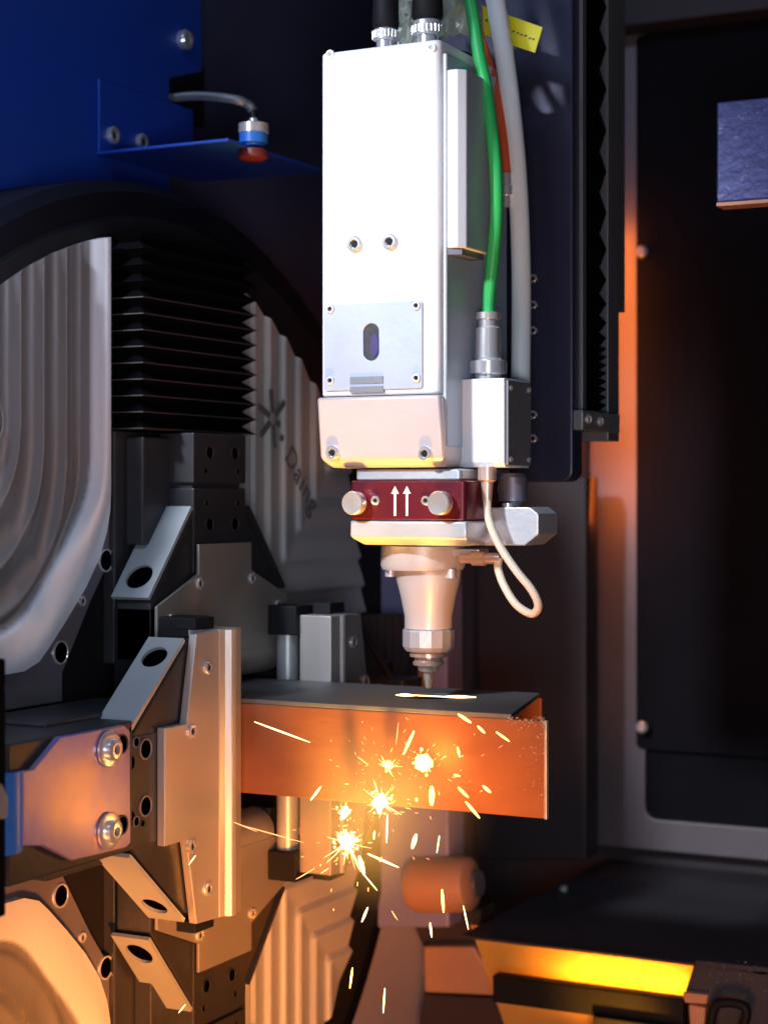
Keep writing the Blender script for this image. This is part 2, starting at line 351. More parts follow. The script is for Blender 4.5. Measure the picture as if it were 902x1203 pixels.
screw(atX(214, 47, PX), 'X', .012, bh, 'hex_bolt', h=.8)
by_ = atX(113, 182, PX).y; bz = atX(113, 182, PX).z
br = thing('sensor_bracket', 'blue folded sheet bracket sticking out above the chuck', 'bracket', atZ(180, 180, bz))
sh = [atZ(*p, bz) for p in ((113, 183), (268, 169), (384, 206))]
sh[1] = V((atY(268, 169, by_).x, by_, bz)); bx_ = sh[1].x; sh[2] = V((bx_, atX(384, 206, bx_).y, bz))
far = V((PX, sh[2].y-.02, bz)); mid = sh[2]
sh[0] = V((PX, by_, bz))
obj('shelf', MB().prism([sh[0], sh[1], mid, far], (0, 0, .004)), 'blue', br, bev=.0015)
obj('flange', MB().box((PX+.001, sh[0].y, bz+.004), (PX+.005, sh[0].y+.19, bz+.085)), 'blue', br, bev=.001)
for (px, py) in ((132, 159), (166, 167)): screw(atX(px, py, PX+.006), 'X', .010, br, 'bolt', h=.5)
ps = atZ(298, 176, bz)
sn = thing('proximity_sensor', 'silver and blue round sensor standing on the blue bracket', 'sensor', ps)
ps = V(ps); obj('body', MB().lathe(ps+V((0, 0, .004)), (0, 0, 1), [(0, .011), (.003, .012), (.003, .0155), (.014, .0155)], 24), 'bluel', sn, smooth=True)
obj('collar', MB().lathe(ps+V((0, 0, .018)), (0, 0, 1), [(0, .0165), (.010, .0165), (.011, .014), (.011, .005), (.016, .005)], 24), 'chrome', sn, smooth=True)
obj('sensor_nose', MB().lathe(ps, (0, 0, -1), [(.0, .015), (.005, .0165), (.009, .016), (.012, .010)], 24), 'sensor', sn, smooth=True)
cw = [ps+V((0, 0, .032)), ps+V((-.002, 0, .045)), ps+V((-.02, -.002, .056))]
endp = atX(192, 116, PX-.04)
cpts = cw+[cw[2].lerp(endp, .5)+V((0, 0, .004)), endp]
cq = spline(cpts, 14); mbx = MB(); mbx.tube(cpts, .0035, 10)
obj_c = obj('conduit', mbx, 'black', smooth=True); tag(obj_c, 'thin ribbed metal conduit running from the sensor into the blue housing', 'conduit')
rb = MB()
for i in range(12, len(cq)-1, 1):
    t = (cq[i+1]-cq[i]).normalized(); rb.lathe(cq[i]-t*.0012, t, [(0, .0040), (.0012, .0055), (.0024, .0040)], 10)
obj('ribs', rb, 'carr2', obj_c, smooth=True)

# =================================================================== CHUCK
ck = thing('rotary_chuck', 'large four jaw rotary tube chuck with machined covers filling the left side', 'chuck', (0, 0, 0))
obj('housing_ring', MB().lathe((-.12, 0, 0), (1, 0, 0), [(0, .602), (.085, .602), (.097, .590)], 96), 'ring', ck, smooth=True)
obj('body_disc', MB().lathe((-.0225, 0, 0), (1, 0, 0), [(0, .565), (.0, .565), (.004, .560)], 96), 'black', ck)
S2 = .7071
def cover_outline(sy, sz):
    # |y|,|z| outline of one quadrant cover
    pts = [(.130, .275), (.1315, .255), (.137, .234), (.149, .209), (.172, .180), (.203, .150), (.232, .124), (.246, .113), (.268, .106), (.36, .104)]
    if sy > 0: pts = [(.130, .245), (.134, .228), (.165, .190), (.230, .135), (.262, .122), (.36, .122)]
    R_ = .545 if sy < 0 else .515
    if sy < 0:
        pts += [(math.sqrt(R_*R_-.104**2), .104)]
        a0 = math.atan2(.104, math.sqrt(R_*R_-.104**2))
    else:
        pts += [(.424, .122), (.418, .17), (.392, .26)]
        a0 = math.atan2(.30, .385)
    a1 = math.acos(.130/R_)
    for k in range(25):
        a = a0+(a1-a0)*k/24
        rr = R_ if sy < 0 else R_*(1-.05*(1-k/24))
        pts.append((rr*math.cos(a), rr*math.sin(a)))
    if sy > 0: pts[-1] = (.130, pts[-1][1])
    return [(sy*a, sz*b) for a, b in pts]
def smin(a, b, k):
    h = max(k-abs(a-b), 0)/k; return min(a, b)-h*h*k*.25
def cover(sy, sz, matn):
    out = cover_outline(sy, sz)
    bm = bmesh.new(); vs = [bm.verts.new((0, y, z)) for y, z in out]; bm.faces.new(vs)
    def cutline(ax, v):
        co = [0, 0, 0]; no = [0, 0, 0]; co[ax] = v; no[ax] = 1
        bmesh.ops.bisect_plane(bm, geom=bm.verts[:]+bm.edges[:]+bm.faces[:], plane_co=co, plane_no=no)
    st = .0027
    k = 0
    while k*st < .46: cutline(1, sy*(.131+k*st)); k += 1
    k = 0
    while k*st*1.25 < .46: cutline(2, sz*(.106+k*st*1.25)); k += 1
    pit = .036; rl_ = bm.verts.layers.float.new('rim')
    for v in bm.verts:
        y, z = abs(v.co.y), abs(v.co.z)
        d1 = y-.13; d2 = z-.104; d3 = .742*(y-.13)+.67*(z-.238)
        hard = min(d1, d2 if d2 > 0 else 9, d3)
        hard = min(d1, d2, d3)
        q_ = smin(smin(d1, d2+.01, .10), d3+.02, .06) if sy < 0 else smin(d1, d2+.004, .008)
        fold = min(1, abs(d1-d2)/.05)
        x = 0
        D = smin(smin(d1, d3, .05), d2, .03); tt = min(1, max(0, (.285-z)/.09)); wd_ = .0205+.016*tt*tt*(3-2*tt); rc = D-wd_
        if sy < 0 and rc < 0: x = -.010+.010*math.sin(PI/2*min(1, -rc/wd_))
        else:
            f = ((q_-.020)/pit) % 1.0
            g = min(1, max(0, rc)/.006) if sy < 0 else min(1, max(0, hard-.010)/.006)
            x = -.0066*g*(.6+.4*fold)*(1-abs(2*f-1)**2.2) if sy < 0 else -.0075*g*(f if f < .88 else (1-f)*.88/.12)
            if sy < 0: x -= .010
            x -= .0015*math.sin(q_*14)
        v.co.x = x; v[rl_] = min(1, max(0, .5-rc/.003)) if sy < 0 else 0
    bmesh.ops.triangulate(bm, faces=[f for f in bm.faces if len(f.verts) > 4])
    be = [e for e in bm.edges if e.is_boundary]
    r = bmesh.ops.extrude_edge_only(bm, edges=be)
    for g in r['geom']:
        if isinstance(g, bmesh.types.BMVert): g.co.x = -.020
    bmesh.ops.recalc_face_normals(bm, faces=bm.faces)
    me = bpy.data.meshes.new('face_cover'); 
    c = V((0, sy*.27, sz*.3))
    bmesh.ops.translate(bm, verts=bm.verts, vec=-c)
    bm.to_mesh(me); bm.free(); me.materials.append(M[matn]);  me.shade_smooth(); me.set_sharp_from_angle(angle=math.radians(72))
    return link('face_cover', me, c, ck)
cov = {}
for sy in (-1, 1):
    for sz in (1, -1):
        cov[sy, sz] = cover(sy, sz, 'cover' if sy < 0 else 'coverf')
        # base plate, a band wider than the cover on its slanted side
        o2 = [(.134, .55*1), (.134, .215), (.150, .19), (.205, .115), (.215, .085), (.40, .078), (.46, .25), (.36, .40), (.25, .485)] if sy < 0 else \
             [(.134, .50), (.134, .215), (.150, .19), (.22, .118), (.40, .118), (.40, .25), (.34, .36), (.25, .44)]
        o2[0] = (.134, .52 if sy < 0 else .50)
        obj('base_plate', MB().prism([yz(sy*a, sz*b, -.021) for a, b in o2], (.016 if 0 else -.0005, 0, 0)), 'base', ck)
# near side visible base plate (proud lip with bolts)
for sz in (1, -1):
    lip = [(-.118, .255), (-.118, .205), (-.150, .165), (-.196, .098), (-.196, .070), (-.40, .070), (-.40, .110), (-.262, .110), (-.241, .120), (-.165, .192), (-.132, .232)]
    obj('lip_plate', MB().prism([yz(y, sz*z, -.010) for y, z in lip], (-.012, 0, 0)), 'base', ck, bev=.0015)
    for (y, z, r) in ((-.126, .205, .010), (-.200, .118, .010)): hole(yz(y, sz*z, -.0095), 'X', r*1.2, ck)
    screw(yz(-.165, sz*.166, -.010), 'X', .0055, ck)
    screw(yz(-.29, sz*.090, -.010), 'X', .0055, ck)
# lettering on the covers
def lettering(parent, sy, sz, org, ang, size):
    # asterisk mark then the word, flat print lying on the cover face
    u = V((0, math.cos(ang), math.sin(ang))); n = V((0, -math.sin(ang), math.cos(ang)))
    if 1:
        mb = MB()
        for k in range(6):
            a = PI/2+k*PI/3+.12; d = V((0, math.cos(a), math.sin(a))); s_ = V((0, -math.sin(a), math.cos(a)))
            c = org; p0 = c+d*.007; p1 = c+d*(.034 if k != 4 else .018); wd = .0035
            mb.prism([p0+s_*wd, p0-s_*wd, p1-s_*wd, p1+s_*wd], (.0012, 0, 0))
        mb.prism([org+u*.03+V((0, .004*math.cos(t), .004*math.sin(t))) for t in [PI/4*k for k in range(8)]], (.0012, 0, 0))
        obj('asterisk_mark', mb, 'ink', parent)
    cu = bpy.data.curves.new('t', 'FONT'); cu.body = 'Daing'; cu.size = size; cu.extrude = .0004; cu.space_character = 1.15
    t = bpy.data.objects.new('t', cu); sc.collection.objects.link(t); bpy.context.view_layer.update()
    me = bpy.data.meshes.new_from_object(t.evaluated_get(bpy.context.evaluated_depsgraph_get())); bpy.data.objects.remove(t)
    R = Matrix((u, n, V((1, 0, 0)))).transposed().to_4x4()
    me.transform(R); me.materials.clear(); me.materials.append(M['ink'])
    st = org+u*.050-n*.012
    link('lettering', me, V((st.x+.001, st.y, st.z)), parent)
A0 = atX(320, 492, .002); A1 = atX(372, 603, .002)
lettering(cov[1, 1], 1, 1, A0, math.atan2(A1.z-A0.z, A1.y-A0.y), .036)
B0 = atX(-8, 494, .002); mb = MB()
for k in range(24):
    a = 2*PI*k/24; b_ = 2*PI*(k+1)/24
    mb.prism([B0+V((0, r*math.cos(t), r*math.sin(t)*1.3)) for r, t in ((.018, a), (.018, b_), (.014, b_), (.014, a))], (.001, 0, 0))
obj('ring_mark', mb, 'ink', cov[-1, 1])

# ---- radial channels: upper and lower bellows + slides (ang = 0: up, PI: down)
def rot(p, ang):                               # rotate a point built for the upper position about the X axis
    c, s = math.cos(ang), math.sin(ang); return V((p[0], p[1]*c-p[2]*s, p[1]*s+p[2]*c))
class RB(MB):                                  # builder in the upper jaw's frame: x = X, y = tangential, z = radial
    def __init__(s, ang): super().__init__(); s.ang = ang
    def add(s, vs, fs, mi=0): return super().add([rot(V(v), s.ang) for v in vs], fs, mi)
for ang in (0, PI):
    r0, pitch, n = .338, .0165, 12
    for k in range(n):
        za = r0+k*pitch; zm = za+pitch*.5; zb = za+pitch
        def loop(z, i): return [(-.018, -.112+i, z), (.026-i, -.112+i, z), (.026-i, .108-i, z), (-.018, .108-i, z)]
        vs = loop(za, .0)+loop(zm, .012)+loop(zb, .0); fs = []
        for l in (0, 4):
            for j in range(3): fs.append([l+j, l+j+1, l+j+5, l+j+4])
        b = RB(ang).add(vs, fs); b.add(loop(za-.0006, -.0008)+loop(za+.0006, -.0008), [[j, j+1, j+5, j+4] for j in range(3)]+[[0, 1, 2, 3], [7, 6, 5, 4]], 1 if k < 9 else 0)
        obj('pleat', b, ['rubber', 'seam'], ck)
    obj('channel_slide', RB(ang).box((-.019, -.118, .10), (-.004, .118, .336)), 'jaw', ck, bev=.002)
    obj('channel_slide', RB(ang).box((-.004, -.100, .22), (.018, .085, .330)), 'jaw', ck, bev=.002)

def hexbar(b, x0_, x1_, p, mi=0): pass
def jaw(ang, XF, off, face_m, plate_m, bar_m, side=0, dep=.045):
    """XF front plane, off = radial shift. the jaw body, plate, chamfer bars, roller and bolts"""
    o = off; tv = rot((0, 0, .22+o), ang); j = link('jaw', None, (XF, tv.y, tv.z), ck); j.empty_display_size = .02
    D = dep
    # slide block with bolt holes
    obj('slide_block', RB(ang).box((XF-D, -.052, .283+o), (XF-.003, .052, .335+o)), face_m, j, bev=.0015)
    obj('lower_slide_block', RB(ang).box((XF-D+.002, -.0515, .19+o), (XF-.003, .0515, .278+o)), face_m, j, bev=.0015)
    obj('guide_rib', RB(ang).box((XF-D+.002, -.046, .277+o), (XF-.008, .046, .284+o)), face_m, j)
    # trapezoid body
    pts = [(-.052, .252), (.052, .252), (.128, .163), (.128, .105), (-.128, .105), (-.128, .163)]
    obj('jaw_body', RB(ang).prism([(XF-.004, a, r+o) for a, r in pts], (-D+.004, 0, 0)), 'jaw', j, bev=.0015)
    # chamfer bars with a round hole
    for s in (-1, 1):
        a = V((0, s*.054, .256+o)); b = V((0, s*.131, .166+o)); d = (b-a).normalized(); nn = V((0, s*-d.z*-1, 0))
        nn = V((0, abs(d.z)*s, abs(d.y)))
        rb_ = RB(ang); rb_.prism([a+nn*.001+V((XF-.002, 0, 0)), b+nn*.001+V((XF-.002, 0, 0)), b+nn*.005+V((XF-.002, 0, 0)), a+nn*.005+V((XF-.002, 0, 0))], (-D, 0, 0))
        cu = RB(ang); c_ = a.lerp(b, .78)+V((XF-.002-D/2, 0, 0)); cu.cyl(c_-nn*.02, c_+nn*.03, D*.33, n=28)
        obj('chamfer_bar', rb_, 'jaw' if (ang == 0 and s > 0) or (ang == PI and s < 0) or ang < 0 else bar_m, j, cut=cu)
        dk = RB(ang); dk.cyl(c_-nn*.004, c_+nn*.0018, D*.36, n=28); obj('bore_shade', dk, 'void', j)  # black disc painting the shade inside the bar's bore
    return j
def holes_on_block(j, ang, XF, o):
    for (t, r, q_) in ((-.022, .315, .0075), (.028, .315, .0075), (-.030, .296, .0035), (.034, .296, .0035), (-.022, .240, .0075), (.028, .240, .0075), (-.028, .262, .0035), (.034, .262, .0035)):
        p = rot((XF-.0028, t, r+o), ang); hole(p, 'X', q_, j, rim='jaw')
# upper and lower jaws (front plane X=.05)
for ang in (0, PI):
    j = jaw(ang, .05, 0, 'jaw', 'olive', 'jawm')
    pl = [(-.052, .220), (.052, .220), (.052, .190), (.128, .160), (.128, .105), (-.128, .105), (-.128, .160), (-.052, .190)]
    obj('face_plate', RB(ang).prism([(.054, a, r) for a, r in pl], (-.0035, 0, 0)), 'olive', j, bev=.0008)
    for (t, r) in ((-.052, .180), (.052, .181), (-.105, .146), (.107, .149)): screw(rot((.0545, t, r), ang), 'X', .0062, j)
    holes_on_block(j, ang, .05, 0)
    obj('grip_roller', RB(ang).cyl((.028, -.10, .100), (.028, .12, .100), .026, n=32), 'olive', j, smooth=True)
    obj('side_block', RB(ang).box((.002, -.128, .075), (.046, -.104, .158)), 'black', j, bev=.001)
# near (-Y) and far (+Y) jaws stand further forward
XN = .12
for ang in (PI/2, -PI/2):
    near = ang > 0
    o = .009
    j = jaw(ang, XN, o, 'jaw', 'jawp', 'jawm', dep=.040)
    # plate: narrow tongue, flare, then a folded edge along the tube
    z_ = lambda r: r
    pl = [(-.055, .222), (.055, .222), (.055, .185), (.058, .184), (.138, .168), (.140, .128), (-.140, .128), (-.138, .168), (-.058, .184), (-.055, .185)]
    obj('face_plate', RB(ang).prism([(XN+.006, a, r+o*.0) for a, r in pl], (-.009, 0, 0)), 'jawp', j, bev=.0012)
    # folded edge: ridge then sloping back
    prof = [(XN+.006, .128), (XN+.009, .122), (XN+.0145, .118), (XN+.0155, .113), (XN+.0145, .110), (XN+.012, .1075), (XN+.009, .0922), (XN-.002, .0922), (XN-.03, .093), (XN-.03, .128)]
    rb_ = RB(ang); rb_.prism([(x, -.140, r) for x, r in prof], (0, .280, 0)); obj('grip_edge', rb_, 'jawp', j, bev=.0008)
    for (t, r) in ((.105, .149), (.047, .178), (-.062, .178), (-.108, .149)):
        screw(rot((XN+.0065, t, r), ang), 'X', .0068, j, 'screw')
    holes_on_block(j, ang, XN, -.05 if near else 0)
    for s in (-1, 1):
        obj('end_block', RB(ang).box((XN-.045, s*.118-.014, .115), (XN-.004, s*.118+.036*s if 0 else s*.118+.014, .150)), 'black', j, bev=.001)
    obj('end_cap', RB(ang).box((XN-.028, -.152 if not near else .1405, .118), (XN-.006, -.1405 if not near else .152, .152)), 'black', j, bev=.001)
    obj('end_cap', RB(ang).box((XN-.028, .1405 if not near else -.152, .118), (XN-.006, .152 if not near else -.1405, .152)), 'black', j, bev=.001)
    for s in (-1, 1): obj('bearing_block', RB(ang).box((XN-.066, s*.134-.016, .085), (XN-.030, s*.134+.016, .126)), 'black', j, bev=.0015)
    obj('grip_roller', RB(ang).cyl((XN-.052, -.13, .105), (XN-.052, .13, .105), .012, n=24), 'jawm', j, smooth=True)
    obj('carrier', RB(ang).box((-.004, -.070, .15), (XN-.04, .070, .34)), 'jaw', j, bev=.002)
    if near:
        # dark connecting block with bolt holes, then the heat tinted slide plate
        f = lambda px, py, x: atX(px, py, x)
        obj('outer_slide', MB().box((.03, -.44, -.052), (XN-.002, -.262, .066)), 'jaw', j, bev=.002)
        sp = [(28, 906), (40, 904), (71, 866), (146, 852), (153, 858), (154, 990), (148, 996), (86, 1011), (52, 994), (28, 994)]
        obj('slide_plate', MB().prism([f(*p, XN+.005) for p in sp], (-.006, 0, 0)), 'slide', j, bev=.001)
        for (px, py) in ((128, 880), (128, 976)):
            p = f(px, py, XN+.006); k_ = MB().lathe(p, (1, 0, 0), [(0, .0165), (.002, .0165), (.003, .014), (.003, .010), (.008, .010), (.0095, .008), (.0095, .0045), (.004, .004)], 28)
            w_ = obj('washer_bolt', k_, 'chrome', j, smooth=True)
            obj('socket', MB().lathe(p+V((.004, 0, 0)), (1, 0, 0), [(0, .0046), (.0012, .0046)], 6), 'black', w_)
            hole(p+V((0, .020, .002)), 'X', .009, j, rim='jaw')
        for (px, py, r) in ((171, 880, .010), (171, 947, .010), (160, 872, .005), (160, 965, .005)): hole(f(px, py, XN-.002), 'X', r, j, rim='base')
        bp = f(22, 950, XN+.0)
        b_ = MB().lathe((XN-.022, f(16, 950, XN).y, f(22, 1001, XN).z), (0, 0, 1), [(0, .026), (f(22, 906, XN).z-f(22, 1001, XN).z, .026)], 32)
        obj('blue_guard', b_, 'bluel', j, smooth=True)
# far-left black guard bar
gb = thing('guard_bar', 'black upright bar cropped at the left edge in front of the chuck', 'bar', atX(2, 1075, .2))
a = atX(-60, 782, .2); b = atX(8, 1076, .2)
obj('bar_body', MB().box((.17, a.y, b.z), (.2, b.y, a.z)), 'rubber', gb, bev=.002)
obj('clip', MB().prism([atX(*p, .206) for p in ((-20, 916), (4, 920), (11, 938), (10, 962), (-20, 965))], (-.004, 0, 0)), 'alud', gb, bev=.002)

# =================================================================== WORKPIECE
TZ, TB, TW = .0695, None, .09
TB = atY(638, 962, -TW).z
xe = atY(640, 900, -TW).x; xq = atY(600, 838, -TW).x; xk = atZ(638, 814, TZ).x
T = .0045
wk = thing('rectangular_steel_tube', 'hollow rectangular steel tube gripped by the chuck under the cutting nozzle', 'tube', ((xe)/2, 0, TB))
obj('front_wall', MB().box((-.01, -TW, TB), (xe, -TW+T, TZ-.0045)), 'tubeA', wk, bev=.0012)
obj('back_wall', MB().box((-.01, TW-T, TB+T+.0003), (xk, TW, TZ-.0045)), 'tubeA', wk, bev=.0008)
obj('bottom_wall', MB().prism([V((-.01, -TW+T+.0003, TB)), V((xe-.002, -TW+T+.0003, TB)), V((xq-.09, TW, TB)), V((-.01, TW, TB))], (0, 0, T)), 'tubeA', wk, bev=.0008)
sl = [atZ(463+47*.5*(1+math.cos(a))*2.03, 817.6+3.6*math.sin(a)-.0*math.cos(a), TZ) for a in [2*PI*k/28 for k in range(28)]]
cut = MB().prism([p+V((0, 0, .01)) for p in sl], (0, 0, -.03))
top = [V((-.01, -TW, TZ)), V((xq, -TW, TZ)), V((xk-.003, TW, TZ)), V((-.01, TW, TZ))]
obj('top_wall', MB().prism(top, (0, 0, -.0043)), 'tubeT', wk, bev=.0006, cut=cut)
obj('cut_end_rim', MB().box((xe-.0004, -TW-.0008, TB-.0005), (xe+.0014, -TW+T, TZ-.004)), 'cutedge', wk, bev=.0003)
# rough slag along the freshly cut end
mb = MB()
for k in range(70):
    px = 640-abs(random.gauss(0, 11)); py = random.uniform(842, 935)-abs(random.gauss(0, 1))*8
    py = max(842, py); p = atY(px, py, -TW-.0001); r = random.uniform(.0002, .0006)+.0010*random.random()**5
    mb.lathe(p+V((0, .0004, 0)), (0, -1, 0), [(0, r), (r, r*.6)], 6)
for k in range(60):
    px = random.uniform(596, 640); py = 843+abs(random.gauss(0, 6)); p = atY(px, py, -TW-.0001); r = random.uniform(.0004, .0011)
    mb.lathe(p+V((0, .0004, 0)), (0, -1, 0), [(0, r), (r, r*.6)], 6)
s_ = obj('slag_beads', mb, 'cutedge', wk); s_['kind'] = 'stuff'
# molten edges of the kerf
mb = MB()
for (a, b, y) in ((465, 488, 816.5), (519, 559, 818.5)):
    p0 = atZ(a, y, TZ+.0004); p1 = atZ(b, y+.6, TZ+.0004)
    mb = MB(); mb.tube([p0, p0.lerp(p1, .5)+V((0, -.001, .0003)), p1], lambda t: .0003+.0011*math.sin(PI*min(.98, max(.02, t))), 8); obj('molten_kerf', mb, 'hot', wk, smooth=True)


mb = MB(); mb.tube([atZ(486, 816.8, TZ+.0003), atZ(503, 817.6, TZ+.0003), atZ(520, 818.4, TZ+.0003)], .0005, 6); obj('glowing_slit', mb, 'warm', wk, smooth=True)
# =================================================================== Z CARRIAGE behind the head
cr_ = thing('head_carriage', 'dark slate blue vertical slide plate carrying the cutting head', 'carriage', atY(640, 568, .16))
YC = .16
a = atY(672, 566, YC); l = atY(545, 566, YC); xr = a.x
pts = rrect(l.x-.10, a.x, a.z, a.z+.62, .012, YC)
obj('slide_plate', MB().prism(pts, (0, .03, 0)), 'carr', cr_, bev=.002)
for py in (327, 358, 388, 487, 515): screw(atY(626, py, YC-.0005), '-Y', .0045, cr_)
xs = xr+.004
rl = thing('vertical_rail_housing', 'tall grey rail housing with black bellows and a bolted bottom bracket', 'rail', V((xs, .2, .3)))
YA = YC+.034
p = lambda px, py: atX(px, py, xs)
yl, ym, yr = p(684, 300).y, p(714, 300).y, p(727, 300).y
zb, zt = p(700, 484).z, 1.05
obj('rail_backing', MB().box((xs-.05, yl, zb), (xs-.0095, ym-.0005, zt)), 'black', rl)
obj('front_stile', MB().box((xs-.05, YA-.003, zb), (xs, yl, zt)), 'carr2', rl, bev=.001)
obj('rear_stile', MB().box((xs-.05, ym, zb-.03), (xs, yr, zt)), 'carr2', rl, bev=.001)
obj('cable_channel', MB().box((xs-.05, yr+.002, p(734, 366).z), (xs-.004, p(738, 300).y, zt)), 'carr2', rl, bev=.001)
# stretched folds above, packed folds below
zs = [zb+.004+k*.0088 for k in range(9)]; d = .012
while zs[-1] < zt: d = min(.045, d*1.25); zs.append(zs[-1]+d)
for a_, b_ in zip(zs, zs[1:]):
    m_ = (a_+b_)/2
    obj('pleat', MB().prism([V((xs-.0092, yl+.001, a_)), V((xs-.0015, yl+.001, m_)), V((xs-.002, yl+.001, m_+.001)), V((xs-.0092, yl+.001, b_-.0004))], (0, ym-yl-.002, 0)), 'rubber', rl)
bk = obj('bottom_bracket', MB().box((xs-.02, p(678, 495).y, p(700, 507).z), (xs+.006, p(722, 495).y, zb)), 'alud', rl, bev=.0015)
for px, py in ((691, 492), (705, 495)): screw(atX(px, py, xs+.0065), 'X', .0055, rl)
# dark beam continuing below carriage, behind
slab('rear_beam', ((560, 560), (688, 560), (688, 1010), (560, 1010)), .80, .05, 'wallm', 'dark upright machine beam behind the cutting head', 'beam')

# =================================================================== CUTTING HEAD
YF = -.078
hx0, hx1 = atY(376, 300, YF).x, atY(516, 300, YF).x
hzt = atY(448, 54, YF).z; hzm = atY(448, 464, YF).z; hzb = atY(448, 549, YF).z
ax_ = atY(503, 740, 0).x
hc = thing('laser_cutting_head', 'white laser cutting head with burgundy collar pointing down at the tube', 'cutting head', V((ax_, 0, TZ+.004)))
def rbox(x0, x1, y0, y1, z0, z1, r, n=4):
    out = []
    for cx, cy, a0 in ((x1-r, y1-r, 0), (x0+r, y1-r, 90), (x0+r, y0+r, 180), (x1-r, y0+r, 270)):
        for k in range(n+1):
            a = math.radians(a0+90*k/n); out.append(V((cx+r*math.cos(a), cy+r*math.sin(a), z0)))
    return MB().prism(out, (0, 0, z1-z0))
YB = .085
cut = MB()
ox, oz = atY(437, 402, YF).x, atY(437, 402, YF).z
body = rbox(hx0, hx1, YF, YB, hzm, hzt, .007)
obj('upper_housing', body, 'white', hc, bev=.002, smooth=True)
# corner post strip on the right front edge, rear half of the housing is a separate extrusion
obj('side_extrusion', rbox(hx1-.004, hx1+.004, YF+.008, YB-.01, hzm-.05, hzt-.012, .002), 'sidem', hc, bev=.001)
# lower housing tapers inward to the bottom
fx0 = hx0-.0025; fx1 = hx1+.0015
lo = [V((fx0, YF-.003, hzm-.001)), V((fx1, YF-.003, hzm-.001)), V((fx1, YB, hzm-.001)), V((fx0, YB, hzm-.001))]
z2 = hzb+.008
mid_ = [V((fx0+.002, YF+.001, z2)), V((fx1+.002, YF+.001, z2)), V((fx1+.002, YB, z2)), V((fx0+.002, YB, z2))]
bo = [V((fx0+.010, YF+.010, hzb)), V((fx1-.002, YF+.010, hzb)), V((fx1-.002, YB-.01, hzb)), V((fx0+.010, YB-.01, hzb))]
vs = lo+mid_+bo; fs = [[3, 2, 1, 0], [8, 9, 10, 11]]
for l_ in (0, 4):
    for k in range(4): fs.append([l_+k, l_+(k+1) % 4, l_+4+(k+1) % 4, l_+4+k])
obj('lower_housing', MB().add(vs, fs), 'pinkal', hc, bev=.003, smooth=True)
for px, py in ((391, 532), (499, 533)): screw(atY(px, py, YF-.0005), '-Y', .0070, hc)
for px, py in ((417, 287), (458, 284)): screw(atY(px, py, YF-.001), '-Y', .0078, hc)
for px, py in ((388, 64), (507, 56)): screw(atY(px, py, YF-.0002), '-Y', .0045, hc, mats=('white', 'alud'))
# cover plate with the oblong window
c0, c1 = atY(382, 356, YF), atY(497, 460, YF)
ob_ = []
for k in range(24):
    a = 2*PI*k/24; ob_.append(V((ox+.0085*math.cos(a), YF-.02, oz+.0085*math.sin(a)+(.0095 if math.sin(a) > 0 else -.0095))))
wpz0, wpz1 = atY(440, 458, YF).z, atY(440, 356, YF).z
wpo = obj('window_plate', MB().prism(rrect(c0.x, c1.x, wpz0, wpz1, .003, YF-.0022), (0, .0021, 0)), 'tint', hc, bev=.0006, cut=MB().prism(ob_, (0, .04, 0)))
win = MB().prism([V((p_.x, YF-.0006, p_.z)) for p_ in ob_], (0, .0005, 0)); obj('dark_window', win, 'jaw', wpo)
obj('window_bolt', MB().prism([V((ox+.003+.0045*math.cos(t), YF-.0012, oz-.003+.011*math.sin(t))) for t in [2*PI*k/16 for k in range(16)]], (0, .0008, 0)), 'purple', wpo)
for px, py in ((388, 363), (489, 359), (388, 447), (489, 444)): screw(atY(px, py, YF-.0023), '-Y', .0045, wpo, mats=('alu', 'black'))
for z_0, z_1 in ((443, 450), (454.5, 460.5)):
    a, b = atY(411, z_0, YF-.003), atY(450, z_1, YF-.003)
    obj('label_strip', MB().box((a.x, YF-.003, b.z), (b.x, YF-.0001, a.z)), 'alud', wpo)
# side service cover (raised box on the +X side)
sx0, sx1 = hx1+.0045, hx1+.0215; sy0, sy1 = YF+.007, atX(577, 200, hx1+.0215).y
sz1 = at(540, 80, 'Y', sy0).z; sz0 = at(530, 291, 'Y', sy0).z
pf = [V((sx0, sy0, sz0)), V((sx0+.0105, sy0, sz0)), V((sx1, sy0+.008, sz0)), V((sx1, sy1, sz0)), V((sx0, sy1, sz0))]
sc_=MB().prism(pf, (0, 0, sz1-sz0)); sc_.m=[1 if abs(sum((sc_.v[i].x for i in f_))/len(f_)-sx1)<.001 else 0 for f_ in sc_.f]  # side faces painted in the darker shaded colour
obj('service_cover', sc_, ['white', 'sidem'], hc, bev=.0015)
obj('cover_foot', MB().prism([V((sx0, sy0+.002, sz0-.006)), V((sx1-.004, sy0+.006, sz0-.006)), V((sx1-.004, sy1-.01, sz0-.006)), V((sx0, sy1-.01, sz0-.006))], (0, 0, .0055)), 'base', hc)
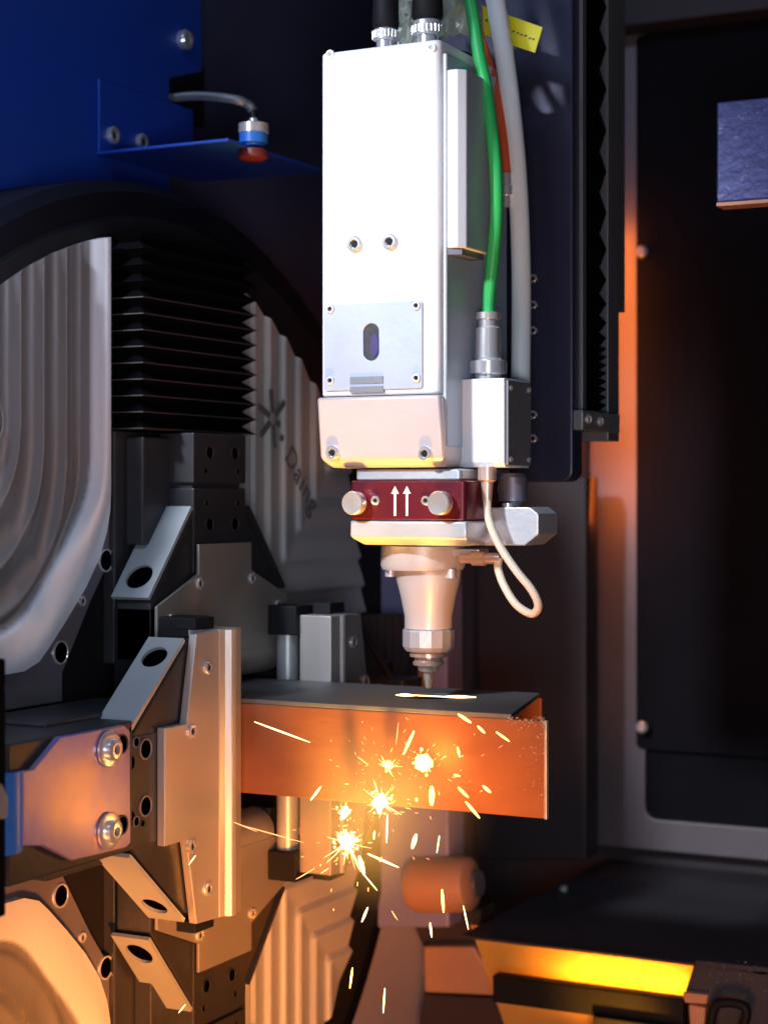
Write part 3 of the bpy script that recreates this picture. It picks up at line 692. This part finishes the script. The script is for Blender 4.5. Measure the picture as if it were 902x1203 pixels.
# junction box
JY = -.035
j0, j1 = atY(535, 446, JY), atY(592, 548, JY)
jz1, jz0 = atY(590, 444, JY).z, atY(590, 549, JY).z
jb = obj('junction_box', MB().prism([V((j0.x, JY, jz1)), V((j0.x, JY, jz0+.005)), V((j0.x, JY+.004, jz0)), V((j0.x, JY+.062, jz0)), V((j0.x, JY+.062, jz1))], (j1.x-j0.x, 0, 0)), 'white', hc, bev=.001)
obj('side_lid', MB().box((j1.x+.0003, JY+.003, jz0+.002), (j1.x+.003, JY+.060, jz1-.002)), 'alud', jb, bev=.0008)
for yy in (.009, .054):
    for zz in (jz0+.008, jz1-.009): screw(V((j1.x+.0032, JY+yy, zz)), 'X', .003, jb)
gx, gy = atY(573, 440, JY+.022).x, JY+.022
cn = MB().lathe((gx, gy, jz1), (0, 0, 1), [(0, .013), (.005, .013), (.006, .018), (.018, .0185), (.0195, .014), (.021, .0125), (.050, .0120), (.052, .0095), (.058, .0095), (.059, .012), (.065, .012), (.066, .008)], 28)
obj('hose_connector', cn, 'chrome', jb, smooth=True, ang=30)
# flange, burgundy collar, lower block
def blk(name, px0, px1, py0, py1, Yf, Yb, m, bev=.0015, ch=0):
    a, b = atY(px0, py0, Yf), atY(px1, py1, Yf); z1_ = atY((px0+px1)/2, py0, Yf).z; z0_ = atY((px0+px1)/2, py1, Yf).z
    return obj(name, rbox(a.x, b.x, Yf, Yb, z0_, z1_, .005), m, hc, bev=bev, smooth=True), a.x, b.x, z0_, z1_
blk('neck_flange', 417, 541, 551, 564, -.060, .062, 'alu')
col, ca, cb, cz0, cz1 = blk('burgundy_collar', 411, 546, 564.5, 611, -.066, .066, 'red')
blk('collar_side', 549, 556, 560, 636, -.02, .05, 'carr2')
for px in (464, 478):
    p0 = atY(px, 606, -.0665); zt_ = atY(px, 571, -.0665).z; zs_ = atY(px, 580, -.0665).z; x = p0.x
    ar = MB().prism([V((x-.0012, -.0668, p0.z)), V((x+.0012, -.0668, p0.z)), V((x+.0012, -.0668, zs_)), V((x+.0042, -.0668, zs_)), V((x, -.0668, zt_)), V((x-.0042, -.0668, zs_)), V((x-.0012, -.0668, zs_))], (0, .0006, 0))
    obj('white_arrow', ar, 'print_', col)
for px, py in ((414, 591), (515, 591)):
    p0 = atY(px, py, -.0795)
    kb = MB().lathe(V((p0.x, -.066, p0.z)), (0, -1, 0), [(0, .006), (.004, .006), (.005, .0105), (.006, .0115), (.014, .0115), (.0152, .0105), (.0145, .004)], 32)
    obj('thumb_screw', kb, 'chrome', col, smooth=True, ang=25)
for px, py in ((441, 588), (500, 588)): screw(atY(px, py, -.0664), '-Y', .0045, col)
# lower silver block with chamfered foot
a, b = atY(411, 613, -.066), atY(548, 613, -.066); zA = atY(480, 612, -.066).z; zB = atY(480, 632, -.066).z; zC = atY(480, 641, -.066).z
vs = [V((a.x, -.066, zA)), V((b.x, -.066, zA)), V((b.x, .066, zA)), V((a.x, .066, zA)), V((a.x, -.066, zB)), V((b.x, -.066, zB)), V((b.x, .066, zB)), V((a.x, .066, zB)),
      V((a.x+.010, -.056, zC)), V((b.x-.004, -.056, zC)), V((b.x-.004, .056, zC)), V((a.x+.010, .056, zC))]
obj('lower_block', MB().add(vs, fs), 'alu', hc, bev=.002, smooth=True)
# valve block on the right
vb = [atY(*q_, -.012) for q_ in ((560, 596), (622, 596), (632, 604), (632, 628), (616, 641), (566, 641), (560, 636))]
vbo = obj('valve_block', MB().prism(vb, (0, .05, 0)), 'alu', hc, bev=.0012)
vp = atY(602, 597, .008); vt = atY(602, 556, .008).z
obj('valve_cap', MB().lathe(vp, (0, 0, 1), [(0, .010), (.006, .010), (.007, .0145), (vt-vp.z-.004, .0145), (vt-vp.z, .012)], 20), 'base', vbo, smooth=True, ang=30)
obj('cap_foot', MB().lathe(vp+V((-.0, -.012, 0)), (0, 0, 1), [(0, .006), (.005, .006)], 16), 'chrome', vbo, smooth=True)
# round flange, cone, nut, nozzle
X0 = ax_; zf = lambda py: atY(503, py, 0).z
pr = lambda pairs: [(zf(y)-zf(809), r) for y, r in pairs][::-1]
obj('cone_flange', MB().lathe((X0-.006, 0, zf(809)), (0, 0, 1), pr(((641, .041), (664, .042), (669, .040))), 48), 'ceramic', hc, smooth=True, ang=30)
obj('nozzle_cone', MB().lathe((X0, 0, zf(809)), (0, 0, 1), pr(((669.5, .0325), (682, .0315), (700, .0275), (712, .0255), (724, .0235), (738, .0235))), 48), 'ceramic', hc, smooth=True)
obj('retaining_nut', MB().lathe((X0, 0, zf(809)), (0, 0, 1), pr(((738.5, .0245), (740, .0258), (759, .0258), (763, .0235), (765, .022))), 14), 'alu', hc, bev=.0006)
nz = obj('nozzle', MB().lathe((X0, 0, zf(809)), (0, 0, 1), pr(((765, .016), (767, .0185), (771, .0185), (772, .014), (776, .0135), (777, .0155), (781, .015), (783, .011), (788, .0095), (790, .0055), (800, .0042), (808, .0024), (809, .0015))), 32), 'copper', hc, smooth=True, ang=28)
for dx in (-.036, .030):
    p0 = V((ax_+dx, -.012, zf(667))); obj('flange_bolt', MB().cyl(p0, p0-V((0, 0, .009)), .0055, n=16), 'alu', hc, smooth=True)
fbk = atY(552, 648, .0); obj('flange_ear', MB().box((X0+.03, -.012, zf(652)), (X0+.060, .012, zf(644))), 'alu', hc, bev=.001)
q1, q2 = atY(541, 656, -.012), atY(588, 656, -.012)
obj('cable_plug', MB().lathe(q1, q2-q1, [(0, .005), (.012, .005), (.013, .0072), (.026, .0072), (.027, .0055), (.038, .0055), ((q2-q1).length, .0045)], 18), 'copper', hc, smooth=True, ang=30)
# cable gland under the junction box
gp = atY(572, 552, -.03); obj('cable_gland', MB().lathe(gp, (0, 0, -1), [(-.003, .009), (.010, .009), (.012, .006), (.030, .0045)], 18), 'copper', hc, smooth=True)
# top connectors
for (px, py, r, Y, lab) in ((453, 50, .0125, YF+.022, 0), (502, 46, .0145, YF+.022, 1)):
    p0 = V((atY(px, py, Y).x, Y, hzt)); n = 24
    cnn = obj('top_connector', MB().lathe(p0, (0, 0, 1), [(0, r*.72), (.010, r*.72), (.011, r), (.020+.003*lab, r), (.0215+.003*lab, r*.85)], 28), 'chrome', hc, smooth=True, ang=30)
    k_ = MB()
    for i in range(22):
        a = 2*PI*i/22; k_.box((p0.x+r*math.cos(a)-.0007, p0.y+r*math.sin(a)-.0007, p0.z+.012), (p0.x+r*math.cos(a)+.0007, p0.y+r*math.sin(a)+.0007, p0.z+.019))
    obj('knurling', k_, 'chrome', cnn)
    pp = [p0+V((0, 0, .022+.003*lab)), p0+V((0, .0, .05)), p0+V((.004, .01, .10)), p0+V((.01, .03, .2))]
    c_ = MB().lathe(p0+V((0, 0, .0215+.003*lab)), (0, 0, 1), [(0, r*.9), (.004, r*1.05), (.03, r*1.0), (.05, r*.7)], 24); c_.tube(pp[1:], r*.6)
    tag(obj('cable', c_, 'black', smooth=True), ['black cable plugged into the left connector on the head top', 'black cable plugged into the right connector on the head top'][lab], 'cable', 'black cables on top of the cutting head')

# =================================================================== HOSES AND CABLES
gt = V((gx, gy, jz1+.062))
gh = [gt, atY(575, 340, gy-.002), atY(579, 300, gy-.004), atY(583, 250, gy-.006), atY(582, 200, gy-.006), atY(577, 150, gy-.006), atY(570, 100, gy-.006), atY(563, 67, gy), atY(552, 0, gy+.01), atY(535, -90, gy+.02)]
tag(obj('green_hose', MB().tube(gh, .0064, 18), 'green', smooth=True), 'bright green hose curving down to the junction box connector', 'hose')
ch = [atY(611, 470, .06), atY(612, 380, .06), atY(611.5, 300, .06), atY(607, 200, .058), atY(597, 100, .055), atY(587, 33, .05), atY(578, -20, .045), atY(560, -90, .04)]
tag(obj('clear_hose', MB().tube(ch, .0098, 20), 'clear', smooth=True), 'thick milky translucent hose beside the green hose', 'hose')
oh = [atY(594.5, 206, .048), atY(591, 167, .048), atY(586, 133, .048), atY(579.5, 100, .048), atY(571, 66, .05), atY(560, 30, .055), atY(545, -60, .06)]
oc = obj('orange_cable', MB().tube(oh, .0052, 14), 'orange', smooth=True); tag(oc, 'thin orange red cable between the green and milky hoses', 'cable')
e0 = oh[0]; obj('cable_end', MB().lathe(e0+V((0, 0, .002)), (0, 0, -1), [(0, .006), (.012, .006), (.013, .0072), (.022, .0072), (.023, .005), (.034, .005)], 16), 'chrome', oc, smooth=True)
cc = [gp-V((0, 0, .028)), atY(574, 610, -.035), atY(586, 640, -.038), atY(606, 670, -.04), atY(625, 694, -.04), atY(632, 712, -.036), atY(624, 721, -.03), atY(606, 710, -.024), atY(592, 688, -.018), atY(585, 668, -.014), q2+V((-.002, 0, 0))]
tag(obj('cream_cable', MB().tube(cc, .0040, 12), 'cream', smooth=True), 'thin cream cable looping from junction box to the nozzle flange', 'cable')
# yellow tag around the clear hose
Yt = .066
tg = [atY(*p_, Yt+.008) for p_ in ((566, 6), (572, 9), (637, 32), (628, 62), (601, 53), (568, 40))]
yt = obj('yellow_tag', MB().prism(tg, (0, .0008, 0)), 'yellow'); tag(yt, 'bright yellow label flag on the hoses at the top', 'label')
mb = MB()
for i, (px, py) in enumerate(((603, 37), (608, 39), (612, 41), (617, 42), (622, 45), (626, 46))):
    p_ = atY(px, py, Yt+.0075); w_ = .0014; mb.box((p_.x-w_, p_.y, p_.z-.0007), (p_.x+w_, p_.y+.0004, p_.z+.0009))
for i, (px, py) in enumerate(((571, 24), (575, 25))):
    p_ = atY(px, py, Yt+.0075); mb.box((p_.x-.001, p_.y, p_.z-.0012), (p_.x+.0015, p_.y+.0004, p_.z+.0012))
obj('printed_line', mb, 'ink', yt)
# crinkled plastic wrap behind the connectors
mb = MB(); nu, nv = 22, 12; pa = atY(468, 66, .05); pb = atY(552, -30, .05); vs = []
for i in range(nu+1):
    for k in range(nv+1):
        u, v = i/nu, k/nv
        vs.append(V((pa.x+(pb.x-pa.x)*u, .05-.03*math.sin(PI*u)+random.uniform(-.006, .006), pa.z+(pb.z-pa.z)*v+random.uniform(-.003, .003)-(.012*math.sin(5*u)))))
fs_ = []
for i in range(nu):
    for k in range(nv):
        a = i*(nv+1)+k; fs_ += [[a, a+nv+1, a+nv+2], [a, a+nv+2, a+1]]
po = obj('plastic_wrap', MB().add(vs, fs_), 'plastic'); po.modifiers.new('s', 'SOLIDIFY').thickness = .001
tag(po, 'crinkled clear plastic wrap bunched behind the connectors on top', 'plastic wrap')
tag(obj('black_manifold', MB().box((atY(470, 60, .03).x, .03, hzt-.01), (atY(545, 60, .03).x, .08, hzt+.016)), 'black', bev=.003), 'black block behind the top right connector of the head', 'block')

# =================================================================== SPARKS
SY = -.115
def streak(a, b, w, m='warm', Y=SY):
    p0, p1 = atY(*a, Y), atY(*b, Y+random.uniform(-.01, .01))
    mb = MB(); mb.tube([p0, p0.lerp(p1, .33), p0.lerp(p1, .66), p1], lambda t: w*.00028*(.25+.75*math.sin(PI*min(.97, .08+t*.86))), 6, sub=3)
    return mb, m
SP = [
 ((299,848),(364,872),3,'warm','long straight spark crossing the left part of the tube face'),
 ((468,849),(465,875),2,'dim','faint upright spark high above the small middle burst'),
 ((486,859),(474,886),5,'gold','thick slanted spark above left of the brightest glow'),
 ((420,889),(433,899),2.2,'dim','short orange spark left of the small middle burst'),
 ((377,924),(365,940),4,'warm','short spark at the lower left edge of the tube face'),
 ((538,839),(553,849),5,'gold','spark just under the top edge right of the nozzle'),
 ((561,853),(569,861),4,'gold','small spark on the tube between two larger ones near the top edge'),
 ((583,860),(598,871),3.4,'gold','spark nearest the speckled cut corner of the tube'),
 ((537,878),(540,889),4,'gold','short steep spark to the right of the brightest glow'),
 ((533,910),(540,912),3.4,'gold','tiny flat spark right of the brightest glow'),
 ((538,925),(550,937),4.5,'gold','slanted spark on the lower right half of the tube face'),
 ((567,923),(576,931),5,'gold','isolated spark farthest right on the lower tube face'),
 ((547,942),(563,961),4.5,'gold','slanted spark crossing the bottom edge of the tube'),
 ((507,924),(507,946),10,'gold','fat glowing drop directly below the brightest glow'),
 ((432,1003),(468,1019),3.8,'hot','bright spark flying right from the lowest burst'),
 ((489,980),(484,997),8,'hot','fat pinkish spark hanging below the tube centre'),
 ((516,982),(513,1002),2.6,'hot','thin upright spark below the tube right of the fat one'),
 ((455,957),(454,990),3.4,'hot','thin spark dropping straight under the bottom edge burst'),
 ((440,976),(439,986),3.4,'warm','short spark left of the thin dropping one'),
 ((422,1006),(428,1028),8,'hot','thick spark falling out of the lowest burst'),
 ((428,1028),(443,1046),2,'warm','thin curved tail under the thick falling spark'),
 ((268,963),(302,977),1.8,'dim','faint spark just right of the near jaw plate'),
 ((282,969),(357,990),2.0,'dim','long faint spark running left towards the near jaw'),
 ((519,1045),(521,1072),5,'gold','bright upright spark in front of the orange roller'),
 ((544,1064),(550,1092),2.6,'warm','thin spark below right of the orange roller'),
 ((432,1066),(425,1083),4,'warm','slanted spark in front of the tapered post'),
 ((414,1137),(411,1161),3.4,'gold','steep spark low on the left side of the tapered post'),
 ((452,1161),(450,1190),3.2,'warm','lowest upright spark in front of the tapered post'),
 ((505,1084),(507,1101),4,'warm','short upright spark above the dull orange block'),
 ((348,1033),(370,1020),1.8,'dim','faint spark over the lower far cover'),
 ((377,1026),(386,1020),1.8,'dim','tiny faint spark between the lowest burst and the lower cover'),
 ((460,1070),(467,1081),1.6,'dim','very faint spark over the top of the tapered post'),
 ((405,921),(410,921),2.5,'dim','tiny ember on the tube face left of the bursts'),
 ((489,938),(489,941),5,'gold','tiny round ember between the bottom burst and the glowing drop'),
 ((230,1005),(222,1016),1.6,'warm','short spark on the lower near jaw plate'),
 ((218,1180),(210,1190),1.6,'warm','short spark at the bottom in front of the lower jaw')]
for a, b, w_, m, lb in SP:
    Y = SY
    if lb.startswith(('short spark on the lower near', 'short spark at the bottom')): Y = -.25
    mb, mm = streak(a, b, w_, m, Y)
    tag(obj('spark', mb, mm, smooth=True), lb, 'spark', 'sparks flying from the cut')
def burst(px, py, core, n, L, label, m='hot', Y=SY, seed=1, asp=1.0, rg=1.0):
    rnd = random.Random(seed); c = atY(px, py, Y); t = thing('spark_burst', label, 'spark burst', c, 'bursts of sparks')
    s = 1/1250
    bm = bmesh.new(); bmesh.ops.create_icosphere(bm, subdivisions=3, radius=core*s)
    for v in bm.verts:
        d = v.co.normalized(); v.co *= 1+rg*.45*math.sin(5*d.x+seed)*math.cos(4*d.z+2*seed)+rg*.28*math.sin(11*d.z+7*d.x); v.co.z *= asp
    me = bpy.data.meshes.new('core'); bm.to_mesh(me); bm.free(); me.materials.append(M[m]); me.shade_smooth(); link('core', me, c, t)
    mb = MB()
    for k in range(n*2//3):
        a = rnd.choice((.6, 1.9, 2.6, 4.0, 5.2))+rnd.gauss(0, .45); e = rnd.uniform(-.7, .7); d = (RT*math.cos(a)+UP*math.sin(a))*math.cos(e)-FW*math.sin(e)*.6
        l = L*s*rnd.uniform(.2, 1)**2; wn = rnd.uniform(.0002, .00065); p0 = c+d*core*s*.6; p1 = c+d*(core*s+l)
        mb.tube([p0, p0.lerp(p1, .5)+UP*(-.0006), p1], lambda q_: wn*(1-q_*.85), 5, sub=3)
    for k in range(n//2+5):
        a = rnd.uniform(0, 2*PI); r = core*s*rnd.uniform(.9, 2.1); p0 = c+(RT*math.cos(a)+UP*math.sin(a))*r-FW*.003
        q = rnd.uniform(.0003, .0015); mb.lathe(p0-UP*q, (rnd.uniform(-1, 1), 0, 1), [(0, q*.3), (q*.5, q), (q*1.5, q*.9), (q*2, q*.3)], 7)
    o = obj('spray', mb, 'warm' if m == 'hot' else 'gold', t, smooth=True); o['kind'] = 'stuff'
    return t
b0 = burst(497, 896, 10, 5, 8, 'brightest square yellow glow on the tube face', 'gold', seed=3, rg=.35)
mb = MB(); c_ = atY(495, 895, SY-.010); mb.lathe(c_, (.1, 0, 1), [(-.007, .002), (-.003, .0055), (.003, .006), (.006, .003)], 9); obj('white_core', mb, 'hot', b0, smooth=True)
burst(455, 899, 3, 24, 16, 'small golden burst left of the brightest glow', 'warm', seed=5)
burst(447, 942, 7.5, 30, 24, 'bright burst straddling the bottom edge of the tube', 'hot', seed=8)
burst(408, 989, 7.5, 44, 32, 'lowest burst with fine needles below the tube', 'hot', seed=12)
burst(405, 954, 5.5, 4, 8, 'soft round pinkish glow just under the tube edge', 'warm', seed=14)
rnd = random.Random(99); mb = MB()
for k in range(150):
    cx_, cy_ = rnd.choice(((497, 896), (455, 899), (447, 942), (408, 989))); a = rnd.uniform(0, 2*PI); r = abs(rnd.gauss(0, 1))*38+8
    px, py = cx_+r*math.cos(a), cy_+r*math.sin(a)*.8+r*.15; l = rnd.uniform(.5, 5)
    b = a+rnd.gauss(0, .3); Y_ = SY+rnd.uniform(-.03, .015)
    mb.tube([atY(px, py, Y_), atY(px+l*math.cos(b), py+l*math.sin(b), Y_)], rnd.uniform(.00015, .00045), 5)
so = obj('spark_dust', mb, 'dim'); so['kind'] = 'stuff'; tag(so, 'fine glowing dust and hairline streaks scattered round the spark bursts', 'spark dust')
YEL = (1, .36, .06)
for (px, py, Y, pw) in ((500, 893, -.122, 1.1), (447, 942, -.125, .16), (408, 989, -.14, .25)):
    lamp('POINT', 'spark_light', atY(px, py, Y), None, pw, YEL, shadow_soft_size=.004)

bm = bmesh.new(); bmesh.ops.create_icosphere(bm, subdivisions=4, radius=1)
fc = atY(450, 935, -.165)
for v in bm.verts:
    d = v.co.copy(); v.co = V((d.x*.12, d.y*.055, d.z*.12))*(1+.15*math.sin(4*d.x+2*d.z))
me = bpy.data.meshes.new('haze'); bm.to_mesh(me); bm.free()
fm = bpy.data.materials.new('spark_glow_volume'); fm.use_nodes = True; nt = fm.node_tree  # volume added to give the spark bursts a soft halo
nt.nodes.remove(nt.nodes['Principled BSDF']); pv = nt.nodes.new('ShaderNodeVolumePrincipled'); tcn = nt.nodes.new('ShaderNodeTexCoord'); mpn = nt.nodes.new('ShaderNodeMapping'); mpn.inputs['Scale'].default_value = (8.5, 18, 8.5)
gr = nt.nodes.new('ShaderNodeTexGradient'); gr.gradient_type = 'SPHERICAL'; mu = nt.nodes.new('ShaderNodeMath'); mu.operation = 'POWER'; mu.inputs[1].default_value = 2
m3 = nt.nodes.new('ShaderNodeMath'); m3.operation = 'MULTIPLY'; m3.inputs[1].default_value = 10
nt.links.new(tcn.outputs['Object'], mpn.inputs[0]); nt.links.new(mpn.outputs[0], gr.inputs[0]); nt.links.new(gr.outputs['Fac'], mu.inputs[0]); nt.links.new(mu.outputs[0], m3.inputs[0]); nt.links.new(m3.outputs[0], pv.inputs['Density'])
pv.inputs['Color'].default_value = (.9, .85, .8, 1)
nt.links.new(pv.outputs[0], nt.nodes['Material Output'].inputs['Volume']); me.materials.append(fm)
fo = link('spark_glow_haze', me, fc); fo['kind'] = 'stuff'; tag(fo, 'added fume hanging around the spark bursts', 'haze')
